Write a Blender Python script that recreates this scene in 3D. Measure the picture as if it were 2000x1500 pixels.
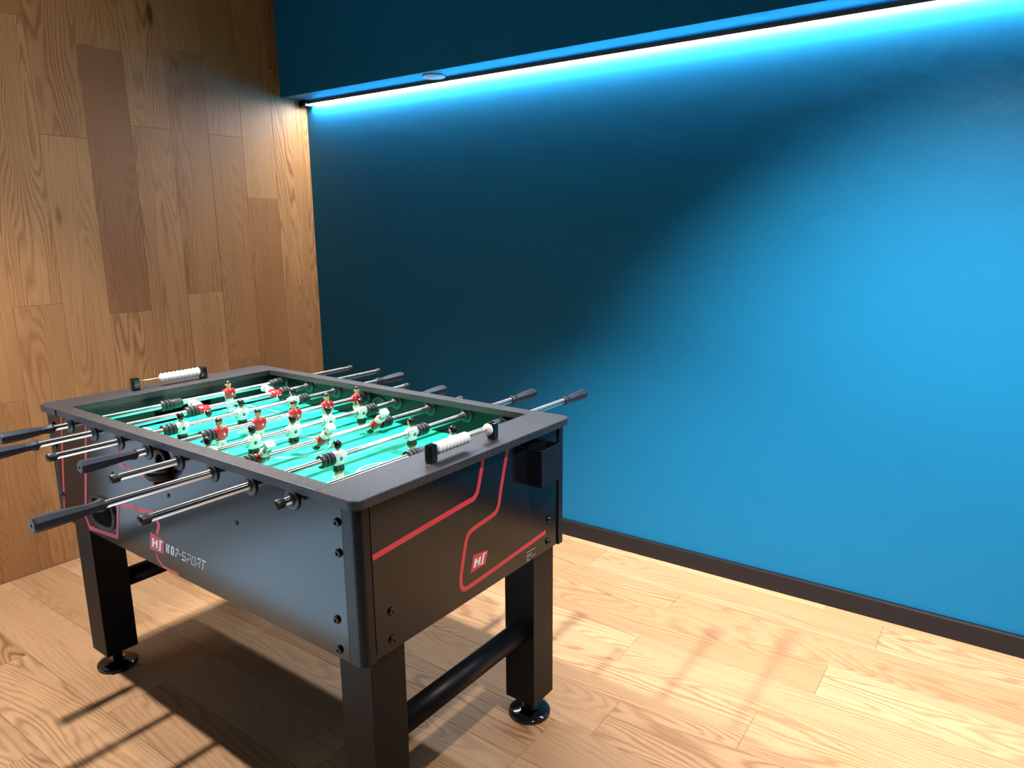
import bpy, bmesh, math, random
from mathutils import Vector, Matrix
R = math.radians
random.seed(7)
for o in list(bpy.data.objects): bpy.data.objects.remove(o, do_unlink=True)
scn = bpy.context.scene
col = scn.collection

# ------------------------------------------------------------------ camera
F_PX = 1394.3
CAM = Vector((3.3341, -2.7644, 1.4241)); YAW, PITCH, ROLL = 0.6166, -0.2108, -0.0091
cd = bpy.data.cameras.new('camera'); cam = bpy.data.objects.new('camera', cd); col.objects.link(cam)
cd.sensor_width = 36; cd.lens = F_PX * 36 / 2000; cd.clip_start = .02
fw = Vector((-math.sin(YAW)*math.cos(PITCH), math.cos(YAW)*math.cos(PITCH), math.sin(PITCH)))
rt = fw.cross(Vector((0, 0, 1))).normalized(); up = rt.cross(fw)
r2 = math.cos(ROLL)*rt + math.sin(ROLL)*up; u2 = -math.sin(ROLL)*rt + math.cos(ROLL)*up
m = Matrix((r2, u2, -fw)).transposed().to_4x4(); m.translation = CAM
cam.matrix_world = m
scn.camera = cam

# ------------------------------------------------------------------ world, lights, exposure
w = bpy.data.worlds.new('world'); scn.world = w; w.use_nodes = True
bg = w.node_tree.nodes['Background']; bg.inputs[0].default_value = (.62, .79, 1.0, 1); bg.inputs[1].default_value = 2.0
vs = scn.view_settings
vs.view_transform = 'Standard'; vs.look = 'None'; vs.gamma = 1; vs.use_curve_mapping = False; vs.exposure = -.06

def spot(name, loc, aim, power, size, blend, color, radius=.03):
    l = bpy.data.lights.new(name, 'SPOT'); l.energy = power; l.spot_size = R(size); l.spot_blend = blend
    l.color = color; l.shadow_soft_size = radius
    o = bpy.data.objects.new(name, l); col.objects.link(o); o.location = loc
    o.rotation_euler = (Vector(aim) - Vector(loc)).to_track_quat('-Z', 'Y').to_euler()
    return o
spot('ceiling_spot_front', (.95, -2.05, 2.52), (.95, -2.2, 0), 365, 106, 1.0, (1, .97, .92))
spot('ceiling_spot_middle', (.905, -1.385, 2.52), (2.0, -1.0, 0), 490, 62, .7, (1, .955, .89))
spot('ceiling_spot_side', (3.3, -1.75, 2.52), (3.15, 0, .2), 720, 70, 1.0, (1, .96, .9))
spot('ceiling_spot_flood', (3.3, -1.75, 2.52), (3.3, -1.7, 0), 190, 132, 1.0, (1, .96, .9))
spot('rear_floor_fill', (1.6, -3.3, 2.6), (1.2, -3.02, 0), 1050, 40, .8, (.55, .82, 1))  # assumed unseen lamp, added for the bluish sheen on the long side
spot('oak_wall_fill', (2.6, -3.2, 2.62), (0, -1.9, 2.0), 210, 42, 1.0, (1, .94, .86))  # added fill lamp, brightens the upper oak wall

# ------------------------------------------------------------------ materials
def nt(name):
    mt = bpy.data.materials.new(name); mt.use_nodes = True
    t = mt.node_tree; return mt, t, t.nodes['Principled BSDF']
def setp(b, **k):
    for n, v in k.items(): b.inputs[n].default_value = v
def plain(name, c, rough=.5, metal=0, spec=.5, bump=0, bscale=400, emit=0, ecol=None, coat=0):
    mt, t, b = nt(name)
    b.inputs['Base Color'].default_value = (*c, 1); b.inputs['Roughness'].default_value = rough
    b.inputs['Metallic'].default_value = metal; b.inputs['Specular IOR Level'].default_value = spec
    b.inputs['Coat Weight'].default_value = coat
    if emit:
        b.inputs['Emission Color'].default_value = (*(ecol or c), 1); b.inputs['Emission Strength'].default_value = emit
    tc = t.nodes.new('ShaderNodeTexCoord'); n = t.nodes.new('ShaderNodeTexNoise')
    n.inputs['Scale'].default_value = bscale; n.inputs['Detail'].default_value = 3
    t.links.new(tc.outputs['Object'], n.inputs['Vector'])
    mr = t.nodes.new('ShaderNodeMapRange'); mr.inputs[3].default_value = max(0, rough-.04); mr.inputs[4].default_value = min(1, rough+.04)
    t.links.new(n.outputs[0], mr.inputs[0]); t.links.new(mr.outputs[0], b.inputs['Roughness'])
    if bump:
        bp = t.nodes.new('ShaderNodeBump'); bp.inputs['Strength'].default_value = bump; bp.inputs['Distance'].default_value = .0008
        t.links.new(n.outputs[0], bp.inputs['Height']); t.links.new(bp.outputs[0], b.inputs['Normal'])
    return mt

def oak(name, ramp, sat=1.0, figure=.34):
    """Oak boards: Object colour carries tone (r), pattern seed (g) and pattern strength (b) of each board."""
    mt, t, b = nt(name); N = t.nodes.new; L = t.links.new
    def math_(op, a, c, d=None):
        n = N('ShaderNodeMath'); n.operation = op
        for i, v in enumerate((a, c, d)):
            if v is None: continue
            if hasattr(v, 'links') or hasattr(v, 'is_linked'): L(v, n.inputs[i])
            else: n.inputs[i].default_value = v
        return n.outputs[0]
    tc = N('ShaderNodeTexCoord'); oi = N('ShaderNodeObjectInfo')
    sc = N('ShaderNodeSeparateColor'); L(oi.outputs['Color'], sc.inputs[0])
    tone, seed, figs = sc.outputs[0], sc.outputs[1], sc.outputs[2]
    cx = N('ShaderNodeCombineXYZ')
    L(math_('MULTIPLY', seed, 53.0), cx.inputs[0]); L(math_('MULTIPLY', seed, 91.0), cx.inputs[1]); L(math_('MULTIPLY', seed, 17.0), cx.inputs[2])
    va = N('ShaderNodeVectorMath'); va.operation = 'ADD'; L(tc.outputs['Object'], va.inputs[0]); L(cx.outputs[0], va.inputs[1])
    def mapn(s):
        mp = N('ShaderNodeMapping'); mp.inputs['Scale'].default_value = s; L(va.outputs[0], mp.inputs[0]); return mp.outputs[0]
    def noise(vec, scale, detail=3, rough=.55):
        n = N('ShaderNodeTexNoise'); n.inputs['Scale'].default_value = scale; n.inputs['Detail'].default_value = detail
        n.inputs['Roughness'].default_value = rough; L(vec, n.inputs['Vector']); return n.outputs[0]
    warp = noise(mapn((.75, 5.5, 1)), 1.0, 1.5, .45)             # slow flow of the growth rings
    warp2 = noise(mapn((11, 40, 1)), 1.0, 2, .5)
    sp = N('ShaderNodeSeparateXYZ'); L(va.outputs[0], sp.inputs[0])
    ph = math_('MULTIPLY_ADD', warp, 190.0, math_('MULTIPLY_ADD', warp2, 5.0, math_('MULTIPLY', sp.outputs[1], 330.0)))
    ring = math_('SINE', ph, 0.0)
    ring = math_('POWER', math_('MULTIPLY_ADD', ring, .5, .5), 1.8)
    ring = math_('MULTIPLY', ring, math_('MULTIPLY_ADD', noise(mapn((2.2, 9, 1)), 1.0, 1, .5), 1.5, .1))
    fibre = noise(mapn((4, 210, 60)), 1.0, 4, .6)
    pore = noise(mapn((14, 620, 60)), 1.0, 2, .5)
    broad = noise(mapn((.9, 9, 1)), 1.0, 3, .5)
    vo = N('ShaderNodeTexVoronoi'); vo.inputs['Scale'].default_value = 1.0; L(mapn((1.25, 4.2, .001)), vo.inputs['Vector'])
    knot = N('ShaderNodeMapRange'); knot.interpolation_type = 'SMOOTHSTEP'
    knot.inputs[1].default_value = .10; knot.inputs[2].default_value = .02; L(vo.outputs['Distance'], knot.inputs[0])
    kr = N('ShaderNodeSeparateColor'); L(vo.outputs['Color'], kr.inputs[0])
    kn = math_('MULTIPLY', knot.outputs[0], math_('GREATER_THAN', kr.outputs[0], .5))
    base = N('ShaderNodeValToRGB'); L(tone, base.inputs[0])
    e = base.color_ramp.elements
    e[0].position = 0; e[0].color = (*ramp[0], 1); e[1].position = 1; e[1].color = (*ramp[3], 1)
    for pos, c in ((.35, (*ramp[1], 1)), (.7, (*ramp[2], 1))):
        q = e.new(pos); q.color = c
    dark = math_('ADD', math_('MULTIPLY', ring, math_('MULTIPLY_ADD', figs, figure, .03)), math_('MULTIPLY', math_('SUBTRACT', fibre, .45), .95))
    dark = math_('ADD', dark, math_('MULTIPLY', math_('SUBTRACT', broad, .5), .6))
    dark = math_('ADD', dark, math_('MULTIPLY', math_('SUBTRACT', pore, .5), .22))
    cl = N('ShaderNodeClamp'); L(dark, cl.inputs[0])
    mx = N('ShaderNodeMix'); mx.data_type = 'RGBA'; mx.blend_type = 'MULTIPLY'
    L(cl.outputs[0], mx.inputs['Factor']); L(base.outputs[0], mx.inputs[6]); mx.inputs[7].default_value = (.42, .27, .17, 1)
    mk = N('ShaderNodeMix'); mk.data_type = 'RGBA'; L(math_('MULTIPLY', kn, .9), mk.inputs['Factor']); L(mx.outputs[2], mk.inputs[6]); mk.inputs[7].default_value = (.035, .017, .009, 1)
    hs = N('ShaderNodeHueSaturation'); hs.inputs['Saturation'].default_value = sat; L(mk.outputs[2], hs.inputs['Color'])
    L(hs.outputs[0], b.inputs['Base Color'])
    b.inputs['Roughness'].default_value = .5; b.inputs['Specular IOR Level'].default_value = .35
    bp = N('ShaderNodeBump'); bp.inputs['Strength'].default_value = .25; bp.inputs['Distance'].default_value = .0006
    L(math_('SUBTRACT', 1.0, cl.outputs[0]), bp.inputs['Height']); L(bp.outputs[0], b.inputs['Normal'])
    return mt

M = {}
M['oak'] = oak('oak_floor_boards', ((.50, .30, .16), (.415, .232, .115), (.33, .172, .08), (.245, .117, .05)), 1.0, .6)
M['oakwall'] = oak('oak_wall_boards', ((.49, .265, .115), (.41, .205, .082), (.315, .143, .052), (.18, .070, .024)), 1.0, .62)
M['dark_gap'] = plain('dark_joint', (.16, .09, .045), .8)
def paint():
    mt, t, b = nt('blue_wall_paint'); N = t.nodes.new; L = t.links.new
    tc = N('ShaderNodeTexCoord'); n1 = N('ShaderNodeTexNoise'); n1.inputs['Scale'].default_value = 9; n1.inputs['Detail'].default_value = 6
    L(tc.outputs['Object'], n1.inputs['Vector'])
    n2 = N('ShaderNodeTexNoise'); n2.inputs['Scale'].default_value = 260; n2.inputs['Detail'].default_value = 2; L(tc.outputs['Object'], n2.inputs['Vector'])
    cr = N('ShaderNodeValToRGB'); L(n1.outputs[0], cr.inputs[0])
    cr.color_ramp.elements[0].color = (.008, .14, .30, 1); cr.color_ramp.elements[1].color = (.009, .147, .315, 1)
    L(cr.outputs[0], b.inputs['Base Color']); setp(b, Roughness=.36); b.inputs['Specular IOR Level'].default_value = .1
    ad = N('ShaderNodeMath'); ad.operation = 'MULTIPLY_ADD'; L(n1.outputs[0], ad.inputs[0]); ad.inputs[1].default_value = 5; L(n2.outputs[0], ad.inputs[2])
    bp = N('ShaderNodeBump'); bp.inputs['Strength'].default_value = .25; bp.inputs['Distance'].default_value = .001; L(ad.outputs[0], bp.inputs['Height']); L(bp.outputs[0], b.inputs['Normal'])
    return mt
M['blue'] = paint()
M['skirting'] = plain('black_skirting', (.007, .007, .010), .45, spec=.35, bump=.1)
M['ceiling'] = plain('ceiling_paint', (.15, .15, .15), .8)
M['darkwall'] = plain('dark_wall_paint', (.012, .012, .013), .6)
M['frontwall'] = plain('dark_grey_wall_paint', (.05, .05, .055), .8)  # unseen wall, darkened to cut bounced light
M['greyfloor'] = plain('light_grey_floor', (.50, .57, .64), .5)
M['winframe'] = plain('grey_window_frame', (.2, .2, .21), .4)
M['laminate'] = plain('black_laminate', (.006, .007, .009), .12, spec=.45, bump=.035, bscale=900)
M['laminate_end'] = plain('black_laminate_end', (.006, .007, .009), .15, spec=.32, bump=.06, bscale=900)
M['inner'] = plain('dark_inner_wall', (.008, .009, .010), .3, spec=.28, bump=.08, bscale=600)
def rimmat():
    mt, t, b = nt('speckled_charcoal_rim'); N = t.nodes.new; L = t.links.new
    tc = N('ShaderNodeTexCoord'); n = N('ShaderNodeTexNoise'); n.inputs['Scale'].default_value = 380; n.inputs['Detail'].default_value = 3; L(tc.outputs['Object'], n.inputs['Vector'])
    cr = N('ShaderNodeValToRGB'); cr.color_ramp.elements[0].position = .4; cr.color_ramp.elements[1].position = .62
    cr.color_ramp.elements[0].color = (.007, .0065, .008, 1); cr.color_ramp.elements[1].color = (.05, .046, .054, 1)
    L(n.outputs[0], cr.inputs[0]); L(cr.outputs[0], b.inputs['Base Color']); setp(b, Roughness=.42)
    bp = N('ShaderNodeBump'); bp.inputs['Strength'].default_value = .55; bp.inputs['Distance'].default_value = .0008; L(n.outputs[0], bp.inputs['Height']); L(bp.outputs[0], b.inputs['Normal'])
    return mt
M['rim'] = rimmat()
M['legs'] = plain('satin_black_leg', (.0045, .0045, .005), .42, spec=.18)
M['gloss'] = plain('gloss_black_plastic', (.006, .006, .007), .1)
M['plastic'] = plain('black_plastic', (.005, .006, .008), .34, spec=.28)
M['void'] = plain('unlit_hollow_black', (.002, .002, .002), .9, spec=.05)  # shade inside the ball holes put into the colour
M['handle'] = plain('blue_black_grip', (.016, .019, .030), .42, spec=.4)
M['rubber'] = plain('black_rubber', (.016, .017, .018), .42)
M['bush'] = plain('dark_grey_bushing', (.045, .05, .055), .38)
M['chrome'] = plain('chromed_steel', (.93, .92, .90), .25, metal=1)
_b = M['chrome'].node_tree.nodes['Principled BSDF']; _t = M['chrome'].node_tree.nodes.new('ShaderNodeTangent'); _t.direction_type = 'RADIAL'; _t.axis = 'Y'
_b.inputs['Anisotropic'].default_value = .9; _b.inputs['Anisotropic Rotation'].default_value = .25; M['chrome'].node_tree.links.new(_t.outputs[0], _b.inputs['Tangent'])
M['brass'] = plain('pale_brass_wire', (.75, .62, .42), .22, metal=1)
M['red_print'] = plain('red_print', (.62, .035, .055), .35)
M['pink_print'] = plain('red_print_side', (.60, .045, .085), .35)
M['white_print'] = plain('white_print', (.78, .78, .78), .35)
M['grey_print'] = plain('grey_print', (.30, .28, .26), .4)
M['green'] = plain('green_pitch', (.010, .47, .28), .5, spec=.18)
M['line'] = plain('pale_pitch_line', (.62, .85, .78), .35)
M['bead'] = plain('white_bead_plastic', (.90, .90, .92), .35)
M['skin'] = plain('figure_skin', (.66, .30, .16), .4)
M['hair'] = plain('figure_black', (.010, .010, .010), .22)
M['redshirt'] = plain('figure_red', (.62, .010, .018), .32)
M['white'] = plain('figure_white', (.80, .80, .78), .32)
M['led'] = plain('led_diffuser', (1, 1, 1), .4, emit=310, ecol=(.92, .97, 1.0))
M['alu'] = plain('grey_channel', (.08, .09, .10), .6, spec=.2)
M['disc'] = plain('white_disc', (.75, .75, .75), .5)

# ------------------------------------------------------------------ mesh helpers
class MB:
    def __init__(s): s.v = []; s.f = []; s.mi = []; s.sm = []
    def add(s, vs, fs, mi=0, smooth=False):
        k = len(s.v); s.v += [tuple(q) for q in vs]
        for f in fs: s.f.append(tuple(k+i for i in f)); s.mi.append(mi); s.sm.append(smooth)
        return s
    def box(s, a, b, mi=0, bev=0.0):
        (x0, y0, z0), (x1, y1, z1) = a, b
        if bev <= 0:
            return s.add([(x, y, z) for z in (z0, z1) for y in (y0, y1) for x in (x0, x1)],
                  [(0, 2, 3, 1), (4, 5, 7, 6), (0, 1, 5, 4), (2, 6, 7, 3), (0, 4, 6, 2), (1, 3, 7, 5)], mi)
        bm = bmesh.new(); bmesh.ops.create_cube(bm, size=1)
        for v in bm.verts: v.co = Vector(((x0+x1)/2+v.co.x*(x1-x0), (y0+y1)/2+v.co.y*(y1-y0), (z0+z1)/2+v.co.z*(z1-z0)))
        bmesh.ops.bevel(bm, geom=bm.edges[:], offset=bev, segments=2, affect='EDGES', profile=.5)
        s.bm(bm, mi); return s
    def bm(s, bm, mi=0, smooth=False):
        bm.verts.ensure_lookup_table(); bm.verts.index_update()
        s.add([v.co[:] for v in bm.verts], [[v.index for v in f.verts] for f in bm.faces], mi, smooth); bm.free()
    def prism(s, poly, z0, z1, fn, mi=0, smooth=False):
        """poly: 2-D outline; fn(a, b, h) -> 3-D point."""
        n = len(poly); vs = [fn(a, b, z0) for a, b in poly] + [fn(a, b, z1) for a, b in poly]
        fs = [(i, (i+1) % n, n+(i+1) % n, n+i) for i in range(n)]
        s.add(vs, fs, mi, smooth); s.add(vs, [tuple(range(n))[::-1], tuple(range(n, 2*n))], mi); return s
    def lathe(s, prof, axis='z', n=20, c=(0, 0, 0), mi=0, smooth=True, cap=True, phase=0.0):
        """prof: [(radius, position along axis)]"""
        vs = []; fs = []
        for r, h in prof:
            for i in range(n):
                a = 2*math.pi*i/n+phase; p, q = r*math.cos(a), r*math.sin(a)
                vs.append({'z': (c[0]+p, c[1]+q, c[2]+h), 'y': (c[0]+q, c[1]+h, c[2]+p), 'x': (c[0]+h, c[1]+p, c[2]+q)}[axis])
        m_ = len(prof)
        for j in range(m_-1):
            for i in range(n): fs.append((j*n+i, j*n+(i+1) % n, (j+1)*n+(i+1) % n, (j+1)*n+i))
        s.add(vs, fs, mi, smooth)
        if cap:
            s.add(vs[:n], [tuple(range(n))[::-1]], mi); s.add(vs[-n:], [tuple(range(n))], mi)
        return s
    def loft(s, rings, mi=0, smooth=True, cap=True):
        """rings: list of equal-length point loops, or (loop, material) steps"""
        n = len(rings[0]); vs = [q for r in rings for q in r]
        fs = [(j*n+i, j*n+(i+1) % n, (j+1)*n+(i+1) % n, (j+1)*n+i) for j in range(len(rings)-1) for i in range(n)]
        s.add(vs, fs, mi, smooth)
        if cap: s.add(rings[0], [tuple(range(n))[::-1]], mi, smooth); s.add(rings[-1], [tuple(range(n))], mi, smooth)
        return s
    def ribbon(s, pts, width, fn, h0, h1, mi=0):
        """flat printed band along a 2-D path, mitred"""
        P = [Vector(p) for p in pts]; Lf = []; Rt = []
        for i, p in enumerate(P):
            d0 = (p-P[i-1]).normalized() if i else (P[1]-p).normalized()
            d1 = (P[i+1]-p).normalized() if i < len(P)-1 else d0
            t = (d0+d1).normalized(); nn = Vector((-t.y, t.x)); k = width/2/max(.5, nn.dot(Vector((-d0.y, d0.x))))
            Lf.append(p+nn*k); Rt.append(p-nn*k)
        for i in range(len(P)-1):
            s.prism([Rt[i], Rt[i+1], Lf[i+1], Lf[i]], h0, h1, lambda a, b, h: fn(a, b, h), mi)
        return s
    def mesh(s, name, mats):
        me = bpy.data.meshes.new(name); me.from_pydata(s.v, [], s.f)
        for mt in (mats if isinstance(mats, (list, tuple)) else [mats]): me.materials.append(mt)
        me.polygons.foreach_set('material_index', s.mi); me.polygons.foreach_set('use_smooth', s.sm)
        bm = bmesh.new(); bm.from_mesh(me); bmesh.ops.remove_doubles(bm, verts=bm.verts, dist=1e-6)
        bmesh.ops.recalc_face_normals(bm, faces=bm.faces); bm.to_mesh(me); bm.free(); me.update()
        return me
    def build(s, name, mats, parent=None, loc=(0, 0, 0), rot=None):
        return inst(name, s.mesh(name, mats), parent, loc, rot)
def inst(name, me, parent=None, loc=(0, 0, 0), rot=None):
    o = bpy.data.objects.new(name, me); col.objects.link(o); o.location = loc
    if rot: o.rotation_euler = rot
    if parent: o.parent = parent
    return o
def tag(o, label=None, cat=None, group=None, kind=None):
    if label: o['label'] = label
    if cat: o['category'] = cat
    if group: o['group'] = group
    if kind: o['kind'] = kind
    return o
def rounded(x0, y0, x1, y1, rad, n=5, corners=(1, 1, 1, 1)):
    """rounded rectangle; corners in order (x0,y0),(x1,y0),(x1,y1),(x0,y1)"""
    out = []
    for k, (cx, cy, a0) in enumerate(((x0, y0, 180), (x1, y0, 270), (x1, y1, 0), (x0, y1, 90))):
        if not corners[k]: out.append((cx, cy)); continue
        sx = 1 if cx == x0 else -1; sy = 1 if cy == y0 else -1
        for i in range(n+1):
            a = R(a0+90*i/n); out.append((cx+sx*rad+rad*math.cos(a), cy+sy*rad+rad*math.sin(a)))
    return out
def smooth_poly(pts, it=3, closed=True):
    P = [Vector(p) for p in pts]
    for _ in range(it):
        Q = []; n = len(P)
        rng = range(n) if closed else range(n-1)
        if not closed: Q.append(P[0])
        for i in rng:
            a, b = P[i], P[(i+1) % n]; Q += [a*.75+b*.25, a*.25+b*.75]
        if not closed: Q.append(P[-1])
        P = Q
    return [tuple(p) for p in P]

# ------------------------------------------------------------------ the room
ROOM_X, ROOM_Y, CEIL = 4.05, -5.4, 2.85
OAK_END = -.048-.187*13
WOOD_END = -2.33
SOF_Z, SOF_Y = 2.13, -.172

# floor: sub floor plus boards
fl = tag(MB().box((-.1, ROOM_Y-.1, -.06), (ROOM_X+.1, .1, -.014)).build('floor', M['dark_gap']), 'pale oak board floor with staggered end joints', kind='structure')
PW, PL = .187, 1.132
_pl = {}
def plank_mesh(l, wd, mat='oak', th=.014, bev=.0009):
    k = (round(l, 3), round(wd, 3), mat)
    if k not in _pl:
        g = .0003; x, y = l/2-g, wd/2-g; mb = MB()
        v = [(-x, -y, -th), (x, -y, -th), (x, y, -th), (-x, y, -th), (-x, -y, -bev), (x, -y, -bev), (x, y, -bev), (-x, y, -bev),
             (-x+bev, -y+bev, 0), (x-bev, -y+bev, 0), (x-bev, y-bev, 0), (-x+bev, y-bev, 0)]
        f = [(0, 3, 2, 1)] + [(i, (i+1) % 4, 4+(i+1) % 4, 4+i) for i in range(4)] + [(4+i, 4+(i+1) % 4, 8+(i+1) % 4, 8+i) for i in range(4)] + [(8, 9, 10, 11)]
        mb.add(v, f); _pl[k] = mb.mesh('plank', M[mat])
    return _pl[k]
JOINT = {0: .6, 1: 1.936, 2: 2.37, 3: 2.955, 4: 2.362, 5: 1.70, 6: 2.47, 7: 2.349, 8: 1.213, 9: .78, 10: 1.211, 11: .66, 12: 1.21, 13: .55, 14: .9}
FTONE = {(1, 1): .4, (1, 2): .25, (1, 3): .08, (2, 2): .35, (2, 3): .45, (3, 1): .3, (3, 2): .5, (3, 3): .12, (4, 2): .12, (4, 3): .3, (5, 2): .3, (6, 2): .42, (6, 3): .38, (10, 1): .3, (10, 2): .35, (11, 0): .6, (11, 1): .22, (9, 0): .5, (9, 1): .2}
rnd = random.Random(11)
row = 0; y1 = 0.0
while y1 > OAK_END+.01:
    y0 = -.048 - PW*row
    j = JOINT.get(row, rnd.uniform(0, PL)); x = j - PL*math.ceil(j/PL); n = 0
    while x < ROOM_X:
        a, b = max(x, 0), min(x+PL, ROOM_X)
        if b-a > .003:
            o = inst('plank', plank_mesh(b-a, y1-y0), fl, ((a+b)/2, (y0+y1)/2, 0), (0, 0, 0))
            tn = max(0, min(1, rnd.gauss(.32, .2)))
            o.color = (FTONE.get((row, n), tn), rnd.random(), rnd.uniform(.3, 1), 1)
        x += PL; n += 1
    y1 = y0; row += 1

tag(MB().box((-.1, ROOM_Y-.1, -.012), (ROOM_X+.1, OAK_END-.001, 0)).build('floor', M['greyfloor']), 'smooth light grey floor beyond the oak boards', kind='structure')

# left wall: backing plus vertical oak boards
wl = tag(MB().box((-.12, WOOD_END, 0), (-.014, 0, CEIL)).build('wall_left', M['dark_gap']), 'wall clad with vertical oak boards', kind='structure')
WJ = {0: 1.0, 1: 1.131, 2: 1.605, 3: 1.903, 4: 1.136, 5: 1.903, 6: 1.075, 7: 1.829, 8: 1.139, 9: .754, 10: 1.4, 11: .9, 12: 1.7}
WTONE = {(1, 0): .42, (1, 1): .35, (1, 2): .75, (2, 1): .68, (2, 2): .45, (3, 0): .6, (3, 1): .6, (3, 2): .5, (4, 1): .28, (4, 2): .58, (4, 3): .4, (5, 1): .5, (5, 2): .35, (6, 0): .35, (6, 1): .82, (6, 2): .5, (7, 0): .5, (7, 1): .35, (7, 2): .55, (8, 1): .45, (8, 2): .35, (8, 3): .7, (9, 0): .6, (9, 1): .4}
y1 = 0.0; c = 0
while y1 > WOOD_END:
    y0 = max(-.046 - .19*c, WOOD_END)
    j = WJ.get(c, rnd.uniform(0, PL)); z = j - PL*math.ceil(j/PL); n = 0
    while z < CEIL:
        a, b = max(z, 0), min(z+PL, CEIL)
        if b-a > .003:
            o = inst('plank', plank_mesh(b-a, y1-y0, 'oakwall'), wl, (0, (y0+y1)/2, (a+b)/2), None)
            o.rotation_euler = Matrix(((0, 0, 1), (0, 1, 0), (-1, 0, 0))).to_euler()
            tn = max(0, min(1, rnd.gauss(.45, .15)))
            o.color = (WTONE.get((c, n), tn), rnd.random(), rnd.uniform(.3, 1), 1)
        z += PL; n += 1
    y1 = y0; c += 1

tag(MB().box((-.12, 0, 0), (ROOM_X+.1, .12, CEIL)).build('wall_back', M['blue']), 'smooth deep blue painted wall', kind='structure')
tag(MB().box((0.0, SOF_Y, SOF_Z), (ROOM_X, 0, CEIL), bev=0).build('trim_1', M['blue']), 'deep blue soffit running along the top of the wall', kind='structure')
bb = MB(); bb.prism([(0, 0), (-.016, 0), (-.016, .070), (-.013, .076), (0, .076)], 0.0, ROOM_X, lambda a, b, h: (h, a, b))
tag(bb.build('baseboard_back', M['skirting']), 'flat black skirting board along the blue wall', kind='structure')
tag(MB().box((-.12, ROOM_Y-.1, CEIL), (ROOM_X+.1, .12, CEIL+.1)).build('ceiling', M['ceiling']), 'plain grey ceiling', kind='structure')
tag(MB().box((ROOM_X, ROOM_Y-.1, 0), (ROOM_X+.1, 0, CEIL)).build('wall_right', M['darkwall']), 'dark painted side wall', kind='structure')
tag(MB().box((-.12, ROOM_Y-.1, 0), (ROOM_X, ROOM_Y, CEIL)).build('wall_front', M['frontwall']), 'dark grey wall', kind='structure')
wn = MB(); hh = 1.0  # unseen window, height kept low to limit the daylight
wn.box((-.10, ROOM_Y, hh), (-.02, WOOD_END, CEIL)); wn.box((-.10, ROOM_Y, 0), (-.02, WOOD_END, .05))
wd = tag(wn.build('window_1', M['winframe']), 'low unglazed window beside the oak wall', kind='structure')
for k in range(4):
    yy = WOOD_END + (ROOM_Y-WOOD_END)*k/3
    MB().box((-.09, yy-.03 if k else yy-.06, .05), (-.03, yy+.03 if 0 < k < 3 else (yy if k == 0 else yy+.06), hh)).build('window_post', M['winframe'], wd)

# LED strip under the soffit
led = bpy.data.objects.new('led_strip', None); col.objects.link(led); led.location = (2.0, -.025, SOF_Z)
tag(led, 'long glowing white light strip tucked between the soffit and the blue wall', 'light strip')
ch = MB(); ch.box((-1.945, .0030, -.010), (2.03, .0245, -.0002)); ch.box((-1.945, .0030, -.0158), (2.03, .0056, -.0101))
ch.build('channel', M['alu'], led)
MB().box((-1.945, .0060, -.0160), (2.03, .0232, -.0101)).build('diffuser', M['led'], led)
MB().box((-1.998, -.03, -.03), (-1.945, .022, -.0002), bev=.002).build('end_cap', M['plastic'], led)

dl = bpy.data.objects.new('ceiling_sensor', None); col.objects.link(dl); dl.location = (1.005, -.083, SOF_Z)
tag(dl, 'small round white disc on the underside of the blue soffit', 'ceiling disc')
MB().lathe([(.054, -.0005), (.054, -.004), (.050, -.006), (.046, -.006)], 'z', 32).build('rim', M['disc'], dl)
MB().lathe([(.046, -.0005), (.046, -.005), (.030, -.007), (.001, -.0075)], 'z', 32).build('cover', M['disc'], dl)

# ------------------------------------------------------------------ football table
TL, TW, TH = 1.4403, .7963, .9152
ZB, ZR = .5448, .874                      # underside of the body, height of the rods
EW, RW, OV = .1197, .043, .003            # end rail width, side rail width, overhang of the end rails
BX = .012                                 # body set in from the rim
FIELD = .802
XR0, DR = .1823, .15
T = bpy.data.objects.new('football_table', None); col.objects.link(T)
T.location = (1.6226, -1.4748, 0); T.rotation_euler = (0, 0, -.0161)
tag(T, 'black table football table with green pitch standing on the oak floor', 'football table')
OFF = (-TL/2, -TW/2, 0)
def part(mb, name, mats, parent=None, loc=None, rot=None):
    """part of the table in table coordinates (origin at near left corner of the rim)"""
    if parent is None:
        l = Vector(OFF) + Vector(loc or (0, 0, 0)); return mb.build(name, mats, T, l, rot) if isinstance(mb, MB) else inst(name, mb, T, l, rot)
    l = Vector(loc or (0, 0, 0)); return mb.build(name, mats, parent, l, rot) if isinstance(mb, MB) else inst(name, mb, parent, l, rot)
XY = lambda a, b, h: (a, b, h)
NEAR = lambda a, b, h: (a, h, b)          # drawing on the near long side: x, z
END = lambda a, b, h: (h, a, b)           # drawing on the end: y, z

# rim
for x0, x1, cs in ((0, EW, (1, 0, 0, 1)), (TL-EW, TL, (0, 1, 1, 0))):
    bm = MB(); pol = rounded(x0, 0, x1, TW, .024, 6, cs); n = len(pol)
    cxm = (x0+x1)/2
    ins = [(cxm+(a-cxm)*.972, TW/2+(b-TW/2)*.9958) for a, b in pol]
    bm.loft([[(a, b, TH-.02) for a, b in pol], [(a, b, TH-.0018) for a, b in pol], [(a, b, TH) for a, b in ins]], smooth=False)
    part(bm, 'end_rail', M['rim'])
for y0 in (OV, TW-OV-RW):
    part(MB().box((EW+.0006, y0, TH-.02), (TL-EW-.0006, y0+RW, TH-.0006), bev=.0012), 'side_rail', M['rim'])

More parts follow.
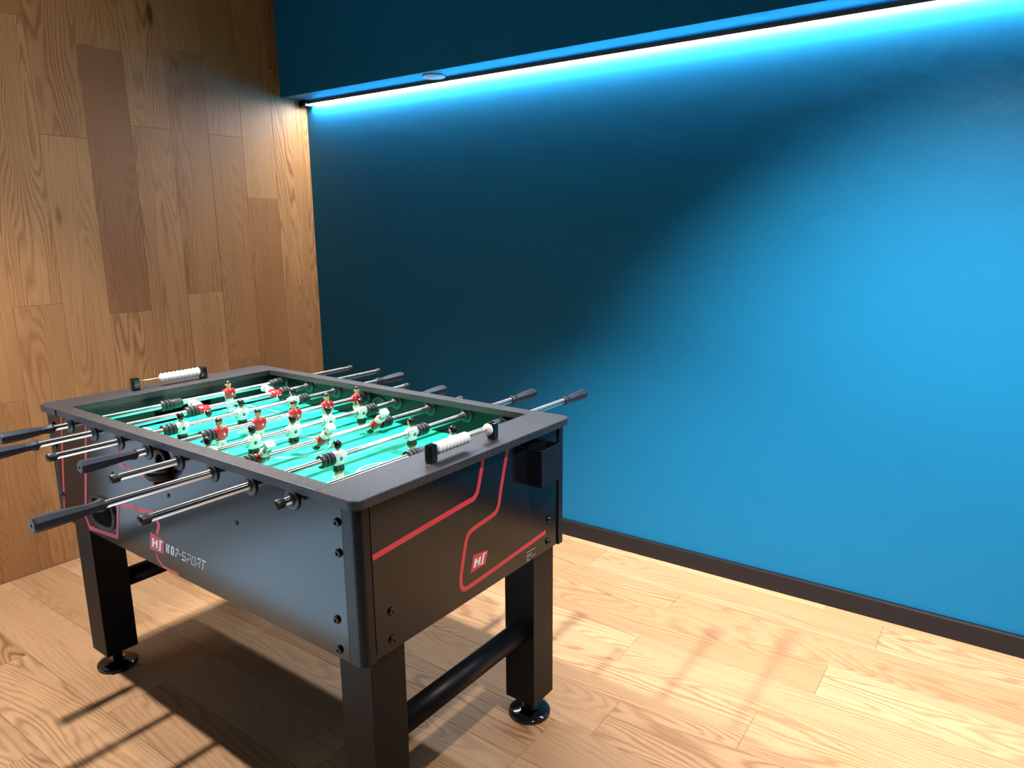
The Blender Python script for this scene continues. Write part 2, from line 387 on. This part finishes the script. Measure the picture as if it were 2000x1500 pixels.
# body: side panels with the rod holes closed by bushings
sp_near = part(MB().box((.056, BX, ZB), (TL-.056, .028, TH-.0205)), 'side_panel', M['laminate'])
sp_far = part(MB().box((.056, TW-.028, ZB), (TL-.056, TW-BX, TH-.0205)), 'side_panel', M['laminate'])
part(MB().box((EW, .0282, FIELD-.02), (TL-EW, .030, TH-.0205)), 'inner_lining', M['inner'])
part(MB().box((EW, TW-.030, FIELD-.02), (TL-EW, TW-.0282, TH-.0205)), 'inner_lining', M['inner'])
ep_right = part(MB().box((TL-.030, .052, ZB+.001), (TL-.0165, TW-.050, TH-.0205)), 'end_panel', M['laminate_end'])
ep_left = part(MB().box((.0165, .052, ZB+.001), (.030, TW-.050, TH-.0205)), 'end_panel', M['laminate_end'])
for sx in (0, 1):
    for sy in (0, 1):
        o_, t_, r_ = .012, .013, .017
        arc = [(o_+r_-r_*math.sin(R(a)), o_+r_-r_*math.cos(R(a))) for a in range(0, 91, 15)]
        pol = [(.055, o_)] + arc + [(o_, .0455), (o_+t_, .0455), (o_+t_, o_+t_), (.055, o_+t_)]
        if sx: pol = [(TL-a, b) for a, b in pol]
        if sy: pol = [(a, TW-b) for a, b in pol]
        part(MB().prism(pol, ZB-.001, TH-.0205, XY), 'corner_post', M['plastic'])
part(MB().box((.031, .029, ZB+.002), (TL-.031, TW-.029, ZB+.012)), 'bottom_board', M['laminate'])

# inner end walls with goal openings
GY0, GY1, GZ = .296, .500, .872
for x0 in (EW-.0125, TL-EW+.0005):
    x1 = x0+.012; mb = MB()
    mb.box((x0, .0302, FIELD-.02), (x1, GY0, TH-.0205)); mb.box((x0, GY1, FIELD-.02), (x1, TW-.0302, TH-.0205)); mb.box((x0, GY0, GZ), (x1, GY1, TH-.0205))
    part(mb, 'goal_wall', M['inner'])

# pitch with printed markings
pf = part(MB().box((EW-.0005, .0302, FIELD-.008), (TL-EW+.0005, TW-.0302, FIELD)), 'pitch', M['green'])
mk = MB(); h0, h1 = FIELD+.0001, FIELD+.0004; lw = .006; X0, X1, Y0, Y1 = EW, TL-EW, .03, TW-.03; XC, YC = TL/2, TW/2
def ring(cx, cy, rad, a0=0, a1=360, n=48):
    mk.ribbon([(cx+rad*math.cos(R(a0+(a1-a0)*i/n)), cy+rad*math.sin(R(a0+(a1-a0)*i/n))) for i in range(n+1)], lw, XY, h0, h1)
mk.ribbon([(XC, Y0), (XC, Y1)], lw, XY, h0, h1); ring(XC, YC, .105); ring(XC, YC, .006)
for s in (-1, 1):
    xe = XC+s*(X1-X0)/2
    mk.ribbon([(xe, YC-.235), (xe-s*.215, YC-.235), (xe-s*.215, YC+.235), (xe, YC+.235)], lw, XY, h0, h1)
    mk.ribbon([(xe, YC-.145), (xe-s*.085, YC-.145), (xe-s*.085, YC+.145), (xe, YC+.145)], lw, XY, h0, h1)
    ring(xe-s*.215, YC, .075, 90 if s > 0 else -90, 270 if s > 0 else 90, 24)
    for sy in (-1, 1):
        yy = YC+sy*(Y1-Y0)/2
        mk.ribbon([(xe-s*.09, yy-sy*.004), (xe-s*.004, yy-sy*.004), (xe-s*.004, yy-sy*.09)], lw, XY, h0, h1)
part(mk, 'pitch_marking', M['line'], pf)

# legs
LX1, LX2, LY1, LY2, LS, LZ = .0297, 1.3095, .0445, .6505, .1007, .0666
foot = MB().lathe([(.060, 0), (.0625, .003), (.0625, .010), (.060, .0125), (.050, .0155), (.032, .019), (.017, .022), (.015, .0665)], 'z', 40)
foot.lathe([(.0005, .0005), (.0600, .0002)], 'z', 40, cap=False)
foot_me = foot.mesh('levelling_foot', M['gloss'])
leg_me = MB().box((-LS/2, -LS/2, LZ), (LS/2, LS/2, ZB-.0012), bev=.0015).mesh('leg', M['legs'])
for lx in (LX1, LX2):
    for ly in (LY1, LY2):
        lg = part(leg_me, 'leg', None, None, (lx+LS/2, ly+LS/2, 0)); inst('levelling_foot', foot_me, lg)
br = MB().lathe([(.031, LY1+LS+.0003), (.031, LY2-.0003)], 'y', 28).mesh('leg_brace', M['legs'])
for lx in (LX1, LX2): part(br, 'leg_brace', None, None, (lx+LS/2, 0, .293))

# bolts
bolt_me = MB().lathe([(.0095, 0), (.0095, .0022), (.0075, .0048), (.0045, .0058), (.0042, .0035), (.0005, .0034)], 'z', 14).mesh('bolt', M['gloss'])
small_me = MB().lathe([(.0062, 0), (.0058, .0016), (.0026, .0022), (.0022, .0008), (.0003, .0008)], 'z', 12).mesh('screw', M['gloss'])
for x, z in ((1.372, .856), (1.371, .789), (1.352, .634), (1.354, .565)):
    part(bolt_me, 'bolt', None, sp_near, (x, BX, z), (R(90), 0, 0))
for x, z in ((.062, .631), (.055+.004, .788), (.064, .856), (.062, .566)): part(bolt_me, 'bolt', None, sp_near, (x, BX, z), (R(90), 0, 0))
for x, z in ((.416, .768), (.713, .768), (1.012, .766)): part(small_me, 'screw', None, sp_near, (x, BX, z), (R(90), 0, 0))
for y, z in ((.706, .635), (.701, .571), (.097, .637), (.096, .571)): part(bolt_me, 'bolt', None, ep_right, (TL-.0165, y, z), (0, R(90), 0))

# printed stripes, badges and lettering
def stripe(pts, wd, fn, h0, h1, mat, parent, sm=0):
    q = smooth_poly(pts, sm, False) if sm else pts
    part(MB().ribbon(q, wd, fn, h0, h1), 'printed_stripe', mat, parent)
ny0, ny1 = BX-.00005, BX-.0006
stripe([(.131, .894), (.127, .881), (.053, .575)], .012, NEAR, ny0, ny1, M['red_print'], sp_near)
stripe([(.290, .894), (.285, .874), (.202, .590), (.220, .557), (.394, .572), (.424, .676)], .0125, NEAR, ny0, ny1, M['pink_print'], sp_near)
stripe([(.447, .682), (.622, .699), (.645, .672), (.630, .640)], .0125, NEAR, ny0, ny1, M['pink_print'], sp_near)
stripe([(.615, .582), (.618, .566), (.640, .5505), (.72, .5495)], .007, NEAR, ny0, ny1, M['pink_print'], sp_near)
stripe([(.44, .8935), (.474, .888), (.465, .845), (.466, .806), (.52, .800), (.671, .797)], .012, NEAR, ny0, ny1, M['pink_print'], sp_near)
ex0, ex1 = TL-.01655, TL-.0158
stripe([(.419, .8935), (.405, .845), (.390, .800), (.350, .799), (.0525, .776)], .0125, END, ex0, ex1, M['red_print'], ep_right, 2)
stripe([(.518, .8935), (.485, .786), (.474, .737), (.435, .731), (.372, .725), (.350, .715), (.337, .668), (.322, .610), (.330, .583), (.362, .581), (.690, .603)], .0115, END, ex0, ex1, M['red_print'], ep_right, 2)
def quadmap(TLc, TRc, BLc, BRc):
    a, b, c_, d = (Vector(q) for q in (BLc, BRc, TLc, TRc))
    return lambda u, v: tuple((a*(1-u)+b*u)*(1-v)+(c_*(1-u)+d*u)*v)
HJ = [[(.15, .22), (.29, .22), (.29, .44), (.43, .44), (.43, .22), (.57, .22), (.57, .74), (.43, .74), (.43, .58), (.29, .58), (.29, .74), (.15, .74)],
      [(.62, .12), (.80, .12), (.80, .78), (.92, .80), (.92, .88), (.68, .88), (.68, .21), (.62, .20)]]
def badge(q, fn, h0, h1, parent, flat):
    mp = quadmap(*q)
    o = part(MB().prism([mp(0, 0), mp(1, 0), mp(1, 1), mp(0, 1)], h0, h1, fn), 'logo_badge', M['red_print'], parent)
    mb = MB()
    for pol in HJ: mb.prism([mp(u, v) for u, v in pol], h1, h1+flat, fn)
    part(mb, 'logo_letters', M['white_print'], parent); return o
badge(((.594, .637), (.664, .630), (.581, .585), (.652, .590)), NEAR, ny0, ny1, sp_near, -.0004)
badge(((.373, .657), (.430, .649), (.361, .614), (.420, .617)), END, ex0, ex1, ep_right, .0004)
# lettering HOP-SPORT: strokes in a cell 0..1 x 0..1
STROKES = {'H': [[(0, 0), (0, 1)], [(1, 0), (1, 1)], [(0, .45), (1, .45)]],
 'O': [[(0, 0), (1, 0), (1, 1), (0, 1), (0, 0)]], 'P': [[(0, 1), (1, 1), (1, .42), (0, .42), (0, 0)]],
 'S': [[(1, 1), (0, 1), (0, .5), (1, .5), (1, 0), (0, 0)]], 'R': [[(0, 1), (1, 1), (1, 0)], [(0, 0), (0, .45), (1, .45)]], 'T': [[(-.1, 1), (1.1, 1)], [(.5, 1), (.5, 0)]]}
mp = quadmap((.6725, .6245), (.860, .6265), (.667, .5985), (.848, .5985))
word = [('H', 0, .085, .030), ('O', .128, .085, .030), ('P', .252, .08, .030), ('-', .365, .03, .03), ('S', .425, .095, .017), ('P', .548, .095, .017), ('O', .668, .095, .017), ('R', .788, .095, .017), ('T', .915, .08, .017)]
lt = MB(); UW, VH = .182, .026
for ch, u0, wd_, sw in word:
    if ch == '-':
        lt.prism([mp(u0, .40), mp(u0+.025, .40), mp(u0+.025, .60), mp(u0, .60)], ny0, ny1, NEAR); continue
    for st in STROKES[ch]:
        for (a, b), (c_, d) in zip(st, st[1:]):
            hw, hv = sw/2, sw*UW/VH/2
            A, C_ = sorted((u0+hw+a*(wd_-2*hw), u0+hw+c_*(wd_-2*hw))); B, D = sorted((hv+b*(1-2*hv), hv+d*(1-2*hv)))
            lt.prism([mp(A-hw, B-hv), mp(C_+hw, B-hv), mp(C_+hw, D+hv), mp(A-hw, D+hv)], ny0, ny1, NEAR)
part(lt, 'lettering', M['white_print'], sp_near)
sm = MB()
for z, y0_, y1_ in ((.5745, .597, .640), (.566, .597, .622), (.561, .597, .618), (.5555, .597, .609), (.5505, .597, .612), (.5565, .618, .640)):
    sm.prism([(y0_, z), (y1_, z), (y1_, z+.0016), (y0_, z+.0016)], ex0, ex1, END)
part(sm, 'small_print', M['grey_print'], ep_right)

# ball return with painted dark hollow, ball inlet cup on the near side, holder box on the end
ret = smooth_poly([(.250, .676), (.352, .684), (.402, .668), (.400, .620), (.380, .585), (.318, .576), (.250, .584), (.240, .640)], 2)
cxr = (sum(a for a, b in ret)/len(ret), sum(b for a, b in ret)/len(ret))
def scaled(k): return [(cxr[0]+(a-cxr[0])*k, cxr[1]+(b-cxr[1])*k) for a, b in ret]
mb = MB(); mb.loft([[(a, BX-.0002, b) for a, b in ret], [(a, BX-.006, b) for a, b in scaled(.97)], [(a, BX-.006, b) for a, b in scaled(.84)], [(a, BX-.001, b) for a, b in scaled(.78)]], cap=False)
rr = part(mb, 'ball_return_frame', M['plastic'], sp_near)
part(MB().prism(scaled(.80), BX-.0003, BX-.0012, NEAR), 'ball_return_shade', M['void'], sp_near)  # flat plate on the solid panel, painted in the hollow's shade
mb = MB(); cx0, cz0 = .706, .863
mb.lathe([(.030, -.0002), (.030, -.006), (.025, -.009), (.017, -.009), (.015, -.002)], 'y', 28, (cx0, BX, cz0), cap=False)
mb.lathe([(.016, -.003), (.0005, -.003)], 'y', 28, (cx0, BX, cz0), mi=1, cap=False)
inlet = part(mb, 'ball_inlet', [M['plastic'], M['void']], sp_near)
mb = MB(); rings = []
for t_, zr_, k in ((0, .844, 1.0), (0, .830, .98), (0, .817, .80), (0, .808, .45), (0, .806, .1)):
    rings.append([(cx0+.036*k*math.cos(R(a)), BX-.0004-.050*k*math.sin(R(a)), zr_) for a in range(0, 181, 15)])
mb.loft(rings, cap=False)
rin = [[(cx0+.036*k*.9*math.cos(R(a)), BX-.0004-.050*.9*k*math.sin(R(a)), zr_+.002) for a in range(0, 181, 15)] for t_, zr_, k in ((0, .842, 1.0), (0, .830, .96), (0, .819, .78), (0, .811, .4))]
mb.loft(rin, cap=False); mb.loft([rings[0], rin[0]], cap=False)
mb.box((cx0-.008, BX-.03, .796), (cx0+.012, BX-.0004, .808), bev=.002)
part(mb, 'ball_cup', M['plastic'], sp_near)
D0, D1, BY0, BY1, BZ0, BZ1 = TL-.0164, TL+.030, .602, .694, .768, .868
mb = MB(); tk = .004
mb.box((D0, BY0, BZ0), (D1, BY1, BZ0+tk)); mb.box((D0, BY0, BZ0+tk), (D1, BY0+tk, BZ1)); mb.box((D0, BY1-tk, BZ0+tk), (D1, BY1, BZ1))
mb.box((D1-tk, BY0+tk, BZ0+tk), (D1, BY1-tk, BZ1)); mb.box((D0, BY0+tk, BZ0+tk), (D0+tk, BY1-tk, BZ1+.006))
hb = part(mb, 'holder_box', M['plastic'], ep_right)
for k in range(4): part(MB().box((D1-.0001, BY0+.020+k*.0165, BZ0+.062), (D1+.0005, BY0+.0225+k*.0165, BZ0+.088)), 'slot_mark', M['hair'], ep_right)  # raised black bars, dark colour stands for shade in the slots

# score counters
bead_me = MB().lathe([(.0045, -.0062), (.0095, -.0060), (.0145, -.0022), (.0150, 0), (.0145, .0022), (.0095, .0060), (.0045, .0062)], 'y', 22).mesh('score_bead', M['bead'])
post_me = MB().box((-.0105, -.0125, 0), (.0105, .0125, .042), bev=.0045).mesh('counter_post', M['gloss'])
def counter(x, y0, y1, beads):
    c_ = part(MB().lathe([(.0022, y0), (.0022, y1)], 'y', 10, (0, 0, TH+.028)), 'score_counter', M['brass'], None, (x, 0, 0))
    for y in (y0, y1): inst('counter_post', post_me, c_, (0, y, TH))
    for y in beads: inst('score_bead', bead_me, c_, (0, y, TH+.028))
counter(1.392, .271, .498, [.2905+.0126*k for k in range(9)] + [.479])
counter(.060, .273, .515, [.4955-.0145*k for k in range(10)])

# ---- rods with handles, bumpers and figures
bush_out = MB().lathe([(.0245, 0), (.0245, -.0025), (.0225, -.0045), (.0150, -.0052), (.0135, -.008), (.0118, -.009), (.0092, -.009)], 'y', 32, cap=False, smooth=False).mesh('bushing', M['bush'])
bush_in = MB().lathe([(.0245, 0), (.0245, -.0025), (.0225, -.0045), (.0155, -.0055), (.0125, -.018), (.0110, -.020), (.0092, -.020)], 'y', 32, cap=False, smooth=False).mesh('bushing', M['bush'])
HL = .135
def handle_mesh():
    mb = MB(); prof = [(.0100, 0.0), (.0140, .0005), (.0150, .006), (.0120, .018), (.0112, .030), (.0130, .048), (.0152, .075), (.0165, .105), (.0168, .130), (.0150, .135)]
    for (r0, h0_), (r1, h1_) in zip(prof, prof[1:]): mb.lathe([(r0, -h0_), (r1, -h1_)], 'y', 8, smooth=False, cap=False, phase=R(22.5))
    mb.lathe([(.0150, -.135), (.004, -.1352), (.0035, -.132), (.0003, -.132)], 'y', 8, smooth=False, cap=False, phase=R(22.5)); return mb.mesh('handle', M['handle'])
handle_me = handle_mesh()
cap_me = MB().lathe([(.0100, 0), (.0110, -.001), (.0110, -.017), (.0095, -.021), (.0003, -.022)], 'y', 18).mesh('end_cap', M['rubber'])
def bumper_mesh():
    prof = [(.009, -.0185), (.0165, -.0185)]
    for k in range(3):
        c_ = -.0125+k*.012; prof += [(.0175, c_-.0035), (.0175, c_+.0035), (.0135, c_+.0048), (.0135, c_+.0068)]
    prof += [(.0165, .0185), (.009, .0185)]
    return MB().lathe(prof, 'y', 24, smooth=False, cap=False).mesh('bumper', M['rubber'])
bumper_me = bumper_mesh()
collar_me = MB().lathe([(.0092, -.018), (.0150, -.018), (.0158, -.014), (.0158, .012), (.0140, .018), (.0092, .018)], 'y', 22, cap=False).mesh('stop_collar', M['rubber'])

def figure_mesh(kind):
    """moulded player: rod runs through the chest along local y; faces local +x. materials: 0 shirt 1 shorts 2 skin 3 hair 4 sock/base 5 mark"""
    mb = MB(); NS = 18
    def ell(z, rx, ry, cx=0., cy=0., pw=2.4):
        out = []
        for i in range(NS):
            a = 2*math.pi*i/NS; c_, s_ = math.cos(a), math.sin(a)
            out.append((cx+rx*math.copysign(abs(c_)**(2/pw), c_), cy+ry*math.copysign(abs(s_)**(2/pw), s_), z))
        return out
    # torso, with arms moulded to the sides
    mb.loft([ell(-.0205, .0098, .0142), ell(-.016, .0112, .0152), ell(-.006, .0122, .0158), ell(.003, .0130, .0165), ell(.010, .0122, .0165), ell(.0145, .0098, .0135), ell(.0175, .0066, .0075)], 0)
    for s in (-1, 1):
        mb.loft([ell(.0135, .0050, .0045, 0, s*.0150, 2), ell(.010, .0072, .0062, .0004, s*.0178, 2), ell(.003, .0072, .0060, .0012, s*.0192, 2), ell(-.003, .0062, .0052, .0022, s*.0196, 2), ell(-.0045, .0050, .0040, .0026, s*.0196, 2)], 0)
        mb.loft([ell(-.0044, .0046, .0036, .0028, s*.0195, 2), ell(-.010, .0044, .0035, .0045, s*.0188, 2), ell(-.0145, .0042, .0032, .0055, s*.0178, 2), ell(-.0165, .0022, .0018, .006, s*.0175, 2)], 2)
    # boss round the rod
    mb.lathe([(.0098, -.0190), (.0116, -.0186), (.0116, .0186), (.0098, .0190)], 'y', 20, mi=0, cap=False)
    # collar, neck, head, face
    mb.loft([ell(.0160, .0058, .0062, .0005), ell(.0178, .0062, .0066, .0005), ell(.0186, .0050, .0054, .0005)], 5 if kind == 'red' else 0)
    mb.loft([ell(.0165, .0046, .0048, .0005), ell(.0205, .0044, .0046, .0008)], 2)
    hz = .0300
    head = [(-.0112, .0040), (-.0092, .0072), (-.0055, .0092), (-.001, .0100), (.004, .0100), (.0085, .0086), (.0115, .0052), (.0123, .0010)]
    mb.loft([ell(hz+z, r, r*.93, .0012, 0, 2) for z, r in head], 2)
    mb.loft([ell(hz-.0035, .0018, .0016, .0118, 0, 2), ell(hz-.001, .0022, .0017, .0120, 0, 2), ell(hz+.003, .0010, .0010, .0114, 0, 2)], 2)     # nose
    for s in (-1, 1):
        mb.loft([ell(hz-.003, .0015, .0012, .0010, s*.0100, 2), ell(hz, .0024, .0017, .0008, s*.0104, 2), ell(hz+.003, .0014, .0012, .0006, s*.0100, 2)], 2)   # ears
        mb.box((.0098, s*.0037-.0014, hz+.0006), (.0112, s*.0037+.0014, hz+.0022), 3)       # eyes
    mb.box((.0090, -.0026, hz-.0068), (.0099, .0026, hz-.0056), 5)                          # mouth
    # hair: cap set back, lower at the neck
    hair = []
    for z, r in [(-.008, .0070), (-.0045, .0092), (0, .0106), (.005, .0106), (.0095, .0092), (.0128, .0056), (.0138, .0010)]:
        sh = -.0018 if z < .004 else -.0004
        lp = []
        for i in range(NS):
            a = 2*math.pi*i/NS; rx = r; c_ = math.cos(a)
            front = c_ > .2 and z < .0045
            k = .72 if front else 1.0
            lp.append((.0008+sh+rx*c_*k, r*.97*math.sin(a)*(k if front else 1), hz+z))
        hair.append(lp)
    mb.loft(hair, 3)
    mb.loft([ell(hz+.0055, .0106, .0098, .0014, 0, 2), ell(hz+.0085, .0100, .0094, .0014, 0, 2), ell(hz+.0120, .0062, .0060, .0006, 0, 2)], 3)
    # shorts
    mb.loft([ell(-.0195, .0098, .0140), ell(-.024, .0106, .0148), ell(-.0285, .0108, .0150)], 1)
    for s in (-1, 1):
        mb.loft([ell(-.0270, .0100, .0074, 0, s*.0074), ell(-.0365, .0098, .0072, .0004, s*.0078), ell(-.0368, .0070, .0050, .0004, s*.0078)], 1)
        mb.loft([ell(-.0360, .0070, .0054, .0004, s*.0072, 2), ell(-.0420, .0062, .0050, .0004, s*.0068, 2), ell(-.0460, .0056, .0048, .0004, s*.0064, 2)], 2)
        mb.loft([ell(-.0440, .0064, .0056, .0004, s*.0064, 2), ell(-.0470, .0068, .0060, .0006, s*.0064, 2)], 6)
    # kicking block: socks and boots run together
    mb.loft([ell(-.0460, .0062, .0118, .0002, 0, 4), ell(-.0515, .0066, .0126, .0006, 0, 6), ell(-.0530, .0100, .0132, .0036, 0, 6), ell(-.0615, .0104, .0134, .0042, 0, 6), ell(-.0630, .0094, .0126, .0042, 0, 6)], 4, smooth=False)
    # mark: crest on the chest for red, roundel on the back for white
    if kind == 'red':
        mb.loft([[(.0128+dx, .0062+.0032*math.cos(R(a)), -.004+.0040*math.sin(R(a))) for a in range(0, 360, 45)] for dx in (-.003, .0004)], 5)
        mb.loft([[(x_, y_, z_) for x_, y_, z_ in ((.0075, -.0050, .0172), (.0130, 0, .0075), (.0075, .0050, .0172))], [(x_+.0012, y_, z_) for x_, y_, z_ in ((.0075, -.0046, .0168), (.0130, 0, .0082), (.0075, .0046, .0168))]], 2, smooth=False)
    else:
        mb.loft([[(-.0128+dx, .0045*math.cos(R(a)), -.003+.0050*math.sin(R(a))) for a in range(0, 360, 30)] for dx in (.003, -.0004)], 3)
        mb.loft([[(-.0128+dx, .0014*math.cos(R(a)), -.003+.0016*math.sin(R(a))) for a in range(0, 360, 30)] for dx in (.003, -.0008)], 0)
    mats = [M['redshirt'], M['white'], M['skin'], M['hair'], M['white'], M['white'], M['redshirt']] if kind == 'red' else [M['white'], M['hair'], M['skin'], M['hair'], M['white'], M['skin'], M['white']]
    return mb.mesh('player_figure', mats)
FIG = {'red': figure_mesh('red'), 'white': figure_mesh('white')}

# rod: (near end y, far end y, handle end 'n'/'f', team, tilt degrees, figure ys, bumper ys, collar ys)
RODS = [
 (-.037, 1.083, 'n', 'red',   0,    [.534],                         [.305, .742], [.340, .722]),
 (-.135, 1.099, 'n', 'red',   106,  [.345, .618],                   [.306, .655], []),
 (-.149, .964,  'f', 'white', 0,    [.189, .387, .582],             [.150, .620], []),
 (-.023, .956,  'n', 'red',   0,    [.218, .344, .472, .599, .728], [.180, .752], []),
 (-.135, .872,  'f', 'white', 0,    [.093, .222, .353, .480, .610], [.054, .648], []),
 (-.239, .905,  'n', 'red',   227.4,[.143, .333, .530],             [.104, .568], []),
 (-.219, 1.003, 'f', 'white', 0,    [.262, .526],                   [.224, .564], []),
 (-.014, 1.090, 'f', 'white', 0,    [.530],                         [.372, .726], [.398, .698]),
]
for i, (ya, yb, he, team, tilt, figs, bumps, cols) in enumerate(RODS):
    x = XR0 + i*DR
    rod = part(MB().lathe([(.0088, ya), (.0088, yb)], 'y', 20), 'player_rod', M['chrome'], None, (x, 0, ZR))
    rod['label'] = 'chromed rod carrying %s-shirted player figures' % team
    if he == 'n':
        inst('handle', handle_me, rod, (0, ya+.004, 0)); inst('end_cap', cap_me, rod, (0, yb-.002, 0), (0, 0, R(180)))
    else:
        inst('handle', handle_me, rod, (0, yb-.004, 0), (0, 0, R(180))); inst('end_cap', cap_me, rod, (0, ya+.002, 0))
    for y in bumps: inst('bumper', bumper_me, rod, (0, y, 0))
    for y in cols: inst('stop_collar', collar_me, rod, (0, y, 0))
    for y in figs:
        f = inst('player_figure', FIG[team], rod, (0, y, 0))
        if team == 'white': f.rotation_euler = (0, 0, R(180))
        else: f.rotation_euler = (0, R(tilt), 0)
        f['label'] = ('player figure in red shirt and white shorts' if team == 'red' else 'player figure in white shirt and black shorts')
    part(bush_out, 'bushing', None, sp_near, (x, BX, ZR))
    part(bush_in, 'bushing', None, sp_far, (x, TW-.030, ZR))
mb = MB(); mb.lathe([(.034, 0), (.034, -.003), (.027, -.004), (.026, .0)], 'y', 28, cap=False); mb.lathe([(.0262, -.0008), (.0003, -.0008)], 'y', 28, mi=1, cap=False)
part(mb, 'ball_inlet', [M['bush'], M['hair']], sp_far, (.702, TW-.030, .850))
